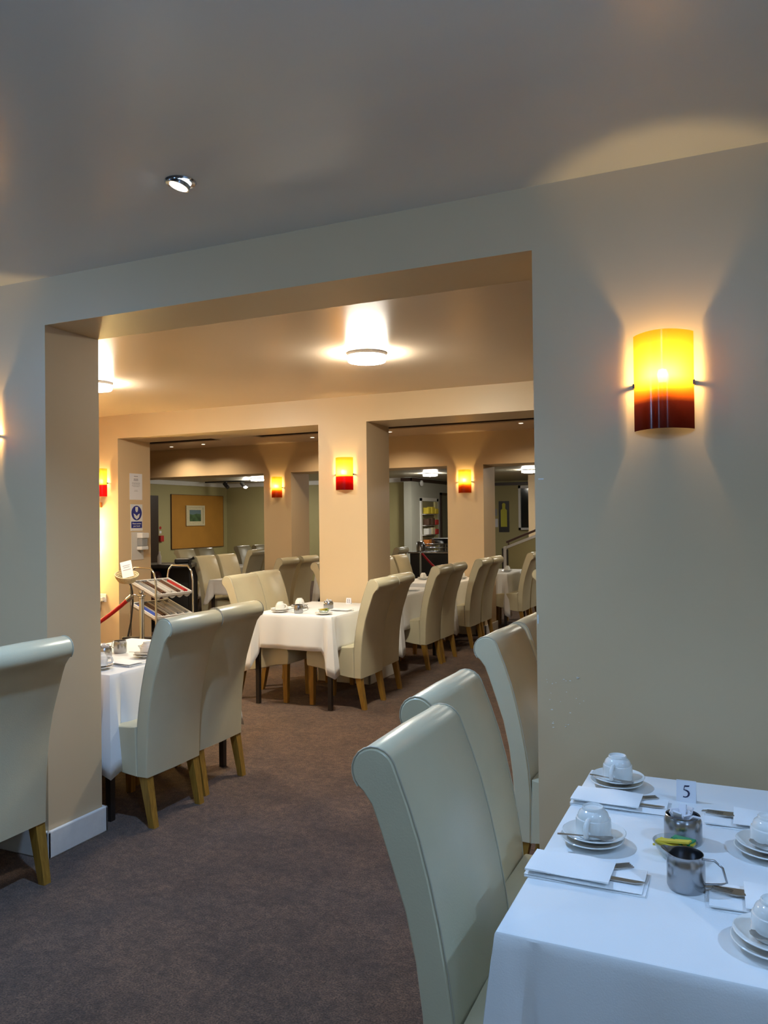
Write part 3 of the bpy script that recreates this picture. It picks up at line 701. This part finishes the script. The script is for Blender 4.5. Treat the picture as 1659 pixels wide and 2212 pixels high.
# pillar table
setting(-3.56, 6.0, 'at left side of pillar table', R(40))
setting(-3.56, 5.68, 'at near left corner of pillar table', R(90), spoon=False)
place(JUG, (-3.37, 5.66, TZ), R(200), 'small steel milk jug at near end of pillar table')
pot(-3.30, 6.05, 'on pillar table', 6)
place(SAU, (-3.13, 5.66, TZ), 0, 'white saucer under the sachet dish at near edge of pillar table')
dish(-3.13, 5.66, 'standing on a saucer at near edge of pillar table', TZ + .008)
roll_up(-3.60, 5.84, R(0), 'at left of pillar table', (0, 0, 0), (0, 0, 0), cut=False)
roll_up(-3.14, 5.92, R(180), 'at right of pillar table', (0, 0, 0), (0, 0, 0), cut=False)
# tables beyond
setting(-3.27, 7.62, 'at near edge of table beyond central pillar', R(20), spoon=False)
setting(-3.62, 8.05, 'at back of table beyond central pillar', R(20), spoon=False)
roll_up(-3.30, 7.82, R(180), 'on table beyond central pillar', (0, 0, 0), (0, 0, 0), cut=False)
setting(-3.27, 9.55, 'on table against distant right pillar', R(20), spoon=False)
setting(-3.7, 9.3, 'at left of table against distant right pillar', R(20), spoon=False)
setting(-3.08, 11.0, 'on table beyond distant right pillar', R(20), spoon=False)

# ------------------------------------------------------------------ things on the left jamb of the middle wall
JX = -6.17
def jamb_sheet(name, y0, y1, z0, z1, m, label, cat):
    t = empty(name, (JX, (y0 + y1) / 2, (z0 + z1) / 2), 0, label=label, category=cat)
    a = (y1 - y0) / 2; b = (z1 - z0) / 2
    MB().box(.0005, .003, -a, a, -b, b).build('sheet', m, t)
    return t, a, b
t, a, b = jamb_sheet('paper_notice', 6.755, 6.955, 1.775, 2.068, 'paper', 'white A4 notice with printed paragraphs taped on peach jamb', 'notice')
mb = MB(); rr = random.Random(5)
for k, (z, hw, th) in enumerate([(.115, .030, .010), (.085, .034, .010), (.070, .038, .009), (.046, .062, .004), (.036, .066, .004), (.026, .060, .004), (.012, .066, .004), (.002, .050, .004), (-.040, .026, .004), (-.052, .03, .003)]):
    y = -hw
    while y < hw:
        l = .006 + rr.random() * .016; l = min(l, hw - y); mb.box(.003, .0036, y, y + l, z - th / 2, z + th / 2); y += l + .004
mb.build('printed_lines', 'greyink', t)
t, a, b = jamb_sheet('hygiene_sign', 6.765, 6.955, 1.43, 1.725, 'plastic', 'white sign with blue disc of hands under a bottle and blue caption', 'sign')
MB().slab([(.082 * math.cos(q * PI / 16), .082 * math.sin(q * PI / 16)) for q in range(32)], .003, .0045).xf(Matrix(((0, 0, 1, 0), (1, 0, 0, 0), (0, 1, 0, .05), (0, 0, 0, 1)))).build('blue_disc', 'blue', t)
MB().box(.0045, .006, -.020, .020, .075, .118).box(.0045, .006, -.012, .012, .060, .078).build('bottle_symbol', 'plastic', t)
MB().add([(.0045, -.05, .045), (.0045, -.025, .035), (.0045, 0, .015), (.0045, .025, .035), (.0045, .05, .045), (.0045, .035, .0), (.0045, 0, -.022), (.0045, -.035, .0)] + [(.006, -.05, .045), (.006, -.025, .035), (.006, 0, .015), (.006, .025, .035), (.006, .05, .045), (.006, .035, .0), (.006, 0, -.022), (.006, -.035, .0)],
         [(0, 1, 2, 7), (2, 6, 7), (2, 3, 5, 6), (3, 4, 5), (8, 9, 10, 15), (10, 14, 15), (10, 11, 13, 14), (11, 12, 13)] + [(i, (i + 1) % 8, 8 + (i + 1) % 8, 8 + i) for i in range(8)]).build('hands_symbol', 'plastic', t)
MB().box(.003, .0045, -.085, .085, -.118, -.045).build('blue_caption', 'blue', t)
def text_mesh(txt, size, m, parent, M):
    c = bpy.data.curves.new('t', 'FONT'); c.body = txt; c.size = size; c.align_x = 'CENTER'; c.extrude = .0004
    o = bpy.data.objects.new('t', c); COL.objects.link(o)
    dg = bpy.context.evaluated_depsgraph_get(); me = bpy.data.meshes.new_from_object(o.evaluated_get(dg))
    bpy.data.objects.remove(o); me.transform(M); me.materials.clear(); me.materials.append(MT[m])
    q = bpy.data.objects.new('lettering', me); COL.objects.link(q); q.parent = parent; return q
JM = Matrix(((0, 0, 1, .0052), (1, 0, 0, 0), (0, 1, 0, 0), (0, 0, 0, 1)))
def jm(z): 
    q = JM.copy(); q[2][3] = z; return q
text_mesh('Please sanitise', .024, 'plastic', t, jm(-.075)); text_mesh('your hands', .024, 'plastic', t, jm(-.103))
t = empty('sanitiser_dispenser', (JX, 6.875, 1.26), 0, label='grey and white hand sanitiser dispenser on pale backing board', category='dispenser')
MB().bbox(.001, .006, -.10, .09, -.155, .155, .001).build('backing_board', 'tray', t)
MB().bbox(.006, .085, -.02, .095, .085, .145, .008).build('dispenser_cap', 'plastic', t)
MB().bbox(.006, .075, -.018, .085, -.005, .085, .01).build('dispenser_body', 'greyp', t)
MB().bbox(.006, .080, -.022, .090, -.045, -.005, .008).build('push_lever', 'plastic', t)
MB().tube([(.03, .03, -.045), (.03, .03, -.075)], .010).build('nozzle', 'greyp', t)
# sockets and heat lamp by the left wall lamp
t = empty('power_outlet', (-6.42, WB0, .70), 0, label='white double power outlet with thin cables low on wall behind red rope', category='outlet')
MB().bbox(-.075, .075, -.009, -.001, -.045, .045, .003).build('face_plate', 'plastic', t)
for s in (-1, 1):
    MB().bbox(s * .037 - .020, s * .037 + .020, -.04, -.009, -.030, .012, .004).build('plug', 'plastic', t)
    MB().tube([(s * .037, -.035, -.03), (s * .037 - .01, -.04, -.12), (s * .037 - .05, -.03, -.26), (s * .037 - .09, -.03, -.42), (s * .037 - .12, -.03, -.66)], .003, 6).build('cable', 'cable', t)
t = empty('switched_outlet', (-6.46, WB0, 1.72), 0, label='small orange socket box under the left red wall lamp', category='outlet')
MB().bbox(-.05, .065, -.03, -.001, -.028, .028, .004).build('box', 'orange', t)
MB().tube([(.0, -.02, -.028), (.002, -.015, -.15), (0, -.01, -.30)], .004, 6).build('cable', 'cable', t)
t = empty('heated_servery', (-7.16, 6.22, 0), 0, label='heated servery shelf lamp glowing bright yellow beside left pier', category='servery')
MB().bbox(-.60, .62, -.26, .33, .86, .90, .006).build('counter', 'tray', t)
MB().bbox(-.56, .56, -.24, .32, 0, .86, .006).build('cabinet', 'tray', t)
for sx in (-.5, .5):
    MB().tube([(sx, .2, .9), (sx, .2, 1.42), (sx, .2, 1.70)], .010, 8).build('post', 'chrome', t, smooth=50)
MB().bbox(-.58, .62, .02, .30, 1.70, 1.725, .004).build('gantry', 'orange', t)
MB().tube([(-.50, .24, 1.52), (.59, .24, 1.52)], .012, 10).build('heat_tube', 'heat', t, smooth=60)
MB().tube([(-.50, .24, 1.26), (.59, .24, 1.26)], .010, 10).build('heat_tube', 'heat', t, smooth=60)

# ------------------------------------------------------------------ rope barrier
def stanchion(loc, h, label, grp='chrome rope posts'):
    t = empty('rope_post', loc, 0, label=label, category='post', group=grp)
    MB().lathe([(0, 0), (.15, 0), (.15, .012), (.10, .026), (.03, .036), (.022, .05), (0, .05)], 32).build('base', 'chrome', t, smooth=40)
    MB().lathe([(0, .04), (.021, .04), (.021, h - .06), (.026, h - .055), (.026, h - .03), (.018, h - .02), (.024, h), (.022, h + .01), (0, h + .012)], 20).build('pole', 'chrome', t, smooth=40)
    MB().tube([(.03 * math.cos(a), .03 * math.sin(a), h - .035) for a in [2 * PI * k / 16 for k in range(16)]], .005, 6, True).build('hook_ring', 'chrome', t, smooth=60)
    return t
stanchion((-4.62, 5.19, 0), .94, 'chrome rope post in front of the cutlery trolley')
t = empty('velvet_rope', (-4.62, 5.19, .905), 0, label='red velvet rope sagging from chrome post towards the left pier', category='rope')
N = 16; pts = []
for k in range(N + 1):
    u = k / N; pts.append((-.10 - 1.5 * u, -.03 + .05 * u, -.02 - .60 * (1 - (1 - u * .98) ** 2) * .9))
MB().tube(pts, .017, 10).build('rope', 'red', t, smooth=60)
d = (Vector(pts[0]) - Vector(pts[1])).normalized()
MB().tube([Vector(pts[0]) - d * .03, Vector(pts[0]) + d * .03], .021, 12).build('end_cap', 'chrome', t, smooth=40)
MB().tube([Vector(pts[0]) + d * .03, Vector(pts[0]) + d * .03 + Vector((.015, 0, .015)), (-.052, 0, .004), (-.036, 0, .0)], .004, 6).build('hook', 'chrome', t, smooth=60)

# basket stand with sign
t = empty('basket_stand', (-5.06, 5.55, 0), R(20), label='black stand holding a shallow round cream basket', category='stand')
MB().tube([(-.03, 0, 1.00), (0, 0, .95), (.01, 0, .90), (.015, 0, .80), (-.005, 0, .62), (-.04, 0, .46)], .009, 8).tube([(-.04, 0, .46), (-.05, 0, .02)], .009, 8).build('stem', 'black', t, smooth=60)
MB().bbox(-.08, .22, -.03, .03, .45, .49, .01).bbox(-.22, .16, -.16, .16, 0, .03, .01).build('foot', 'black', t)
bk = MB()
for k, (rr_, zz) in enumerate([(.125, .0), (.118, -.018), (.108, -.036), (.098, -.052), (.088, -.066)]):
    bk.tube([(rr_ * math.cos(a), rr_ * math.sin(a), zz) for a in [2 * PI * q / 24 for q in range(24)]], .0085 if k else .007, 6, True)
for q in range(24):
    a = 2 * PI * q / 24; bk.tube([(.122 * math.cos(a), .122 * math.sin(a), .0), (.088 * math.cos(a), .088 * math.sin(a), -.066), (0, 0, -.070)], .004, 4)
b_ = bk.build('basket', 'cream', t, (-.04, 0, 1.05), smooth=60); b_.scale = (.82, .82, .82); b_.rotation_euler = (R(16), R(8), 0)
t = empty('paper_sign', (-5.09, 5.53, 1.10), R(24), label='small cream card with handwriting standing in the round basket', category='sign')
s_ = MB().box(-.052, .052, -.001, .001, -.075, .075).build('card', 'paper', t); s_.rotation_euler = (R(-12), R(-14), 0)
l_ = MB()
for z, hw in ((.035, .034), (.018, .028), (-.005, .036)):
    l_.box(-hw, hw, -.0018, -.001, z - .003, z + .003)
l_ = l_.build('writing', 'greyink', t); l_.rotation_euler = (R(-12), R(-14), 0)

# ------------------------------------------------------------------ cutlery trolley
t = empty('cutlery_trolley', (-5.25, 6.19, 0), R(80), label='tubular steel trolley with two divided cutlery trays', category='trolley')
hx, hy = .23, .19
for sx in (-1, 1):
    MB().tube([(sx * hx, -hy - .03, .06), (sx * hx, -hy, .35), (sx * hx, -hy, .94), (sx * hx, -hy + .02, 1.03), (sx * hx, -hy + .07, 1.08), (sx * hx, hy - .07, 1.08), (sx * hx, hy - .02, 1.03), (sx * hx, hy, .94), (sx * hx, hy, .35), (sx * hx, hy + .03, .06)], .010, 10).build('side_frame', 'chrome', t, smooth=60)
    for sy in (-1, 1): MB().lathe([(0, 0), (.012, 0), (.03, .02), (.03, .04), (.012, .06), (0, .06)], 12, (sx * hx, sy * (hy + .03), 0)).build('castor', 'black', t, smooth=40)
NC = 5; cw = 2 * hx / NC
for z, cols in ((.88, ['greyp', 'brownp', 'tray', 'brownp', 'redp']), (.665, ['bluep', 'brownp', 'greyp', 'greyp', 'greyp']), (.22, ['greyp'] * 5)):
    p = MB().box(-hx, hx, -hy, -hy + .012, -.012, .012).box(-hx, hx, hy - .012, hy, -.012, .012).box(-hx, -hx + .012, -hy, hy, -.012, .012).box(hx - .012, hx, -hy, hy, -.012, .012).build('tray_rim', 'plastic', t, (0, 0, z))
    p.rotation_euler = (R(19), 0, 0)
    for k in range(NC):
        cx = -hx + cw * (k + .5); n = 8; vs = []; fs = []; h_ = cw / 2 - .004
        for y in (-hy + .012, hy - .012): vs += [(cx - h_ * math.cos(PI * q / n), y, .004 - .052 * math.sin(PI * q / n)) for q in range(n + 1)]
        for q in range(n): fs.append((q, q + 1, n + 2 + q, n + 1 + q))
        vs += [(v[0] * 1.0, v[1], v[2] - .002) for v in []]
        mb = MB().add(vs, fs + [tuple(range(n + 1)), tuple(range(n + 1, 2 * n + 2))]); mb.box(cx + h_, cx + h_ + .008, -hy + .012, hy - .012, -.004, .010)
        c_ = mb.build('cutlery_cup', 'tray', t, (0, 0, z), smooth=60); c_.rotation_euler = (R(19), 0, 0)
        mb = MB(); rr = random.Random(k)
        for q in range(4): mb.bbox(cx - h_ + .010 + q * .016, cx - h_ + .021 + q * .016, -.15 + rr.random() * .04, .11 + rr.random() * .05, -.012, .006 + rr.random() * .006, .002)
        c_ = mb.build('cutlery_contents', cols[k], t, (0, 0, z)); c_.rotation_euler = (R(19), 0, 0)

# black service cart behind the trolley
t = empty('service_cart', (-7.15, 8.25, 0), R(30), label='black service cart loaded with dark bins behind the trolley', category='cart')
MB().bbox(-.55, .55, -.28, .28, .92, .97, .012).build('top_shelf', 'black', t)
MB().bbox(-.55, .55, -.28, .28, .10, .14, .01).bbox(-.55, .55, .22, .28, .14, .92, .01).build('body', 'black', t)
for sx in (-.52, .52): MB().tube([(sx, -.25, .0), (sx, -.25, 1.02), (sx + .06 * (1 if sx > 0 else -1), -.25, 1.05)], .02, 8).build('post', 'black', t, smooth=50)
for i, x in enumerate((-.25, .02)):
    MB().lathe([(0, .30), (.10, .32), (.13, .5), (.13, .75), (.09, .88), (0, .9)], 20, (x, -.08, 0)).build('bin', 'maroon', t, smooth=50)
MB().lathe([(0, .97), (.05, .97), (.075, 1.0), (.05, 1.04), (0, 1.045)], 16, (-.35, 0, 0)).build('lidded_pot', 'greyp', t, smooth=50)
MB().bbox(.30, .50, -.12, .12, .97, 1.035, .02).build('box', 'black', t)
t = empty('water_bottle', (-6.62, 8.15, 0), 0, label='white bottle on black shelf behind the trolley', category='bottle')
t.location = (-6.95, 8.15, .97); MB().lathe([(0, 0), (.025, 0), (.027, .01), (.027, .10), (.012, .14), (.012, .17), (0, .17)], 14).build('bottle_body', 'plastic', t, smooth=50)

# ------------------------------------------------------------------ far room: left wall
t = empty('display_board', (-12.40, 15.975, 1.52), 0, label='large tan felt display board on distant khaki wall', category='board')
MB().bbox(.001, .03, -1.02, 1.02, -.65, .65, .004).build('felt_panel', 'board', t)
MB().box(.0, .033, -1.03, -1.02, -.66, .66).box(.0, .033, 1.02, 1.03, -.66, .66).box(.0, .033, -1.03, 1.03, .65, .66).box(.0, .033, -1.03, 1.03, -.66, -.65).build('edge_frame', 'brownp', t)
t = empty('framed_landscape', (-12.365, 15.82, 1.665), 0, label='small pale-framed green landscape picture on tan board', category='picture')
mb = MB(); mb.box(.001, .03, -.36, .36, -.25, -.20).box(.001, .03, -.36, .36, .20, .25).box(.001, .03, -.36, -.30, -.2, .2).box(.001, .03, .30, .36, -.2, .2).build('frame', 'cream', t)
MB().box(.001, .012, -.30, .30, -.20, .20).build('mount', 'yellow' if False else 'cream', t)
MB().box(.012, .015, -.22, .22, .02, .14).build('painted_sky', mat('picture_sky', (.12, .18, .20), .6), t)
MB().slab([(-.22, -.14), (.22, -.14), (.22, .03), (.05, .05), (-.10, .02), (-.22, .04)], .013, .016).xf(Matrix(((0, 0, 1, 0), (1, 0, 0, 0), (0, 1, 0, 0), (0, 0, 0, 1)))).build('painted_field', mat('picture_field', (.07, .13, .05), .6, var=.5, vscale=8), t)
t = empty('fire_alarm_point', (-12.40, 14.58, 1.15), 0, label='small red fire call point with sign above on khaki wall', category='alarm')
MB().bbox(.001, .06, -.06, .06, -.09, .05, .005).build('alarm_box', 'redp', t)
MB().bbox(.001, .006, -.035, .035, .10, .16, .002).build('alarm_sign', 'paper', t)
MB().lathe([(0, 0), (.035, 0), (.035, .006), (0, .006)], 16).xf(Matrix(((0, 0, 1, 0), (1, 0, 0, 0), (0, 1, 0, .23), (0, 0, 0, 1)))).build('alarm_sign', 'redp', t)
# track spotlights
t = empty('track_light', (-11.2, 15.9, CE4), 0, label='black ceiling track with angled spotlight heads above orange board', category='track light')
MB().box(-.9, .9, -.015, .015, -.03, 0).build('track', 'black', t)
for i, (x, on) in enumerate(((-.25, 0), (.25, 1))):
    MB().tube([(x, 0, -.02), (x, 0, -.08)], .01, 8).tube([(x - .06, -.03, -.06), (x + .07, -.06, -.17)], .045, 12).build('spot_head', 'black', t, smooth=50)
    if on: MB().lathe([(0, 0), (.05, .005), (.03, -.02), (0, -.03)], 14, (x + .09, -.075, -.17)).build('lit_lamp', 'diff_far', t)
# pantry doorway on the grey wall (wall runs along +y)
GX = -7.0
fr = MB().box(GX, GX + .03, 17.42, 17.50, 0, 2.02).box(GX, GX + .03, 18.50, 18.60, 0, 2.02).box(GX, GX + .03, 17.42, 18.60, 1.95, 2.03)
st(fr, 'door_2', 'white')
t = empty('pantry_shelves', (GX + .005, 18.0, 0), 0, label='lit pantry shelves stocked with jars seen through white doorway', category='shelves')
MB().box(.0, .008, -.5, .5, .02, 1.94).build('pantry_back', mat('pantry_back', (.22, .19, .10), .7), t)
for z in (.55, .85, 1.12, 1.35, 1.62): MB().box(.008, .10, -.5, .30, z, z + .02).build('shelf', 'tray', t)
MB().box(.008, .05, .31, .48, .02, 1.94).build('door_leaf', 'yellow' if False else mat('pantry_door', (.55, .50, .25), .5), t)
k_ = 0
for z, cl in ((1.64, ['yellow', 'yellow', 'yellow']), (1.37, ['brownp', 'brownp', 'redp']), (1.14, ['white', 'cream', 'redp']), (.87, ['orange', 'brownp', 'black']), (.57, ['green', 'brownp', 'black'])):
    for j, cc in enumerate(cl):
        k_ += 1
        MB().bbox(-.07, .07, -.10, .10, 0, .13 + .04 * ((k_ * 7) % 3) / 2, .015).build('pantry_box', cc, None, (GX + .075 + .012, 17.68 + j * .25, z), label=('%s box on pantry shelf, %s from top, %s one' % (cc.replace('p', '') if cc != 'brownp' else 'brown', {1.64: 'first', 1.37: 'second', 1.14: 'third', .87: 'fourth', .57: 'fifth'}[z], ('left', 'middle', 'right')[j])), category='box', group='boxes on the pantry shelves')
t = empty('framed_panel', (GX, 19.6, 1.5), 0, label='large dark-framed grey panel on wall right of pantry doorway', category='panel')
MB().box(.001, .02, -.75, .65, -.85, .62).build('panel_face', mat('panel_face', (.13, .13, .10), .35), t)
MB().box(.001, .04, -.82, -.75, -.9, .68).box(.001, .04, .6, .67, -.9, .68).box(.001, .04, -.82, .67, .62, .68).box(.001, .04, -.82, .67, -.9, -.83).build('panel_frame', 'rail', t)
MB().lathe([(0, 0), (.07, 0), (.07, .03), (.05, .045), (0, .05)], 20).build('smoke_alarm', 'plastic', None, (GX + .046, 17.4, 2.37), label='round pale alarm on the dark rail above pantry doorway', category='alarm').rotation_euler = (0, R(90), 0)
# back wall at right: poster, window, stairs
t = empty('tall_poster', (-5.755, 20.3, 1.565), 0, label='tall black poster with yellow-green bottle shape on far wall', category='poster')
MB().box(-.14, .14, -.02, -.001, -.42, .40).build('poster_sheet', 'black', t)
MB().slab([(-.085, -.28), (.085, -.28), (.085, .16), (.04, .20), (.045, .32), (.02, .35), (-.02, .35), (-.045, .32), (-.04, .20), (-.085, .16)], .021, .024).xf(Matrix(((1, 0, 0, 0), (0, 0, -1, 0), (0, 1, 0, 0), (0, 0, 0, 1)))).build('bottle_figure', mat('poster_yellow', (.55, .52, .05), .6), t)
t = empty('small_notices', (-5.97, 20.3, 1.5), 0, label='pair of small notices left of the tall poster', category='notice')
MB().box(-.05, .05, -.01, -.001, -.22, 0).build('notice_sheet', 'paper', t); MB().box(-.03, .03, -.01, -.001, .08, .26).build('dark_notice', 'greyp', t)
wn = MB().box(-5.34, -5.28, 20.2, 20.3, 1.2, 2.36).box(-4.5, -4.4, 20.2, 20.3, 1.2, 2.36).box(-5.34, -4.4, 20.2, 20.3, 2.29, 2.36).box(-5.34, -4.4, 20.2, 20.3, 1.2, 1.26)
wf = st(wn, 'window_1', 'white'); MB().box(-5.28, -4.5, 20.26, 20.29, 1.26, 2.29).build('pane', 'glassdark', wf)
t = empty('stair_balustrade', (-3.90, 14.0, 0), 0, label='white-capped half wall with sloping handrail at far right', category='balustrade')
MB().slab([(0, 0), (1.3, 0), (1.3, 1.47), (0, .97)], -.05, .05).xf(Matrix(((1, 0, 0, 0), (0, 0, 1, 0), (0, 1, 0, 0), (0, 0, 0, 1)))).build('half_wall', 'wall_green', t)
MB().slab([(-.02, .96), (1.3, 1.47), (1.3, 1.52), (-.02, 1.01)], -.07, .07).xf(Matrix(((1, 0, 0, 0), (0, 0, 1, 0), (0, 1, 0, 0), (0, 0, 0, 1)))).build('white_cap', 'white', t)
MB().tube([(-.02, -.04, 1.08), (1.3, -.04, 1.61)], .022, 8).tube([(.02, -.04, 1.0), (.02, -.04, 1.10)], .012, 6).tube([(.6, -.04, 1.22), (.6, -.04, 1.33)], .012, 6).build('handrail', 'brownp', t, smooth=50)
MB().box(-.10, -.07, -.07, .07, 0, .97).box(-.015, .015, -.07, .07, 0, .95).build('newel_stripe', 'black', t); MB().box(-.07, -.015, -.07, .07, 0, 1.0).build('newel_post', 'white', t)
# drinks counter seen past the central pillar
t = empty('drinks_counter', (-5.45, 14.3, 0), R(5), label='black-draped counter with steel basket past central pillar', category='counter')
MB().bbox(-.42, .42, -.25, .25, 0, .86, .01).build('black_skirt', 'black', t)
MB().bbox(-.46, .46, -.28, .28, .86, .89, .005).build('steel_top', 'steel', t)
MB().box(.46, .52, -.26, -.20, 0, .84).build('cloth_edge', 'white', t)
mb = MB()
for z in (.0, .07, .14): mb.tube([(.30 * math.cos(a), .18 * math.sin(a), z) for a in [2 * PI * k / 20 for k in range(20)]], .006, 5, True)
for k in range(20): a = 2 * PI * k / 20; mb.tube([(.30 * math.cos(a), .18 * math.sin(a), 0), (.30 * math.cos(a), .18 * math.sin(a), .14)], .005, 4)
mb.build('wire_basket', 'chrome', None, (-5.33, 14.27, .892), label='oval wire basket on the black-draped counter', category='basket')
MB().lathe([(0, 0), (.12, 0), (.24, .08), (.26, .10), (.24, .10), (.12, .02), (0, .02)], 28).build('black_bowl', 'black', None, (-5.30, 14.50, 1.04), smooth=50, label='wide black bowl raised above the wire basket', category='bowl')
MB().lathe([(0, 0), (.05, 0), (.05, .148), (0, .148)], 16).build('bowl_stand', 'black', None, (-5.30, 14.50, .892), label='short black stand carrying the wide black bowl', category='stand')
MB().lathe([(0, 0), (.08, 0), (.085, .16), (.06, .19), (.0, .2)], 20).build('steel_urn', 'steel', None, (-5.72, 14.25, .892), smooth=50, label='small steel urn at left end of the black counter', category='urn')
stanchion((-5.30, 13.2, 0), .95, 'distant chrome rope post before the black counter')
t = empty('velvet_rope', (-5.30, 13.2, .92), 0, label='distant dark red rope hanging beside the black counter', category='rope')
MB().tube([(.03 + .9 * k / 10, .1 * k / 10, -.02 - .55 * (1 - (1 - k / 10) ** 2)) for k in range(11)], .02, 8).build('rope', 'red', t, smooth=60)
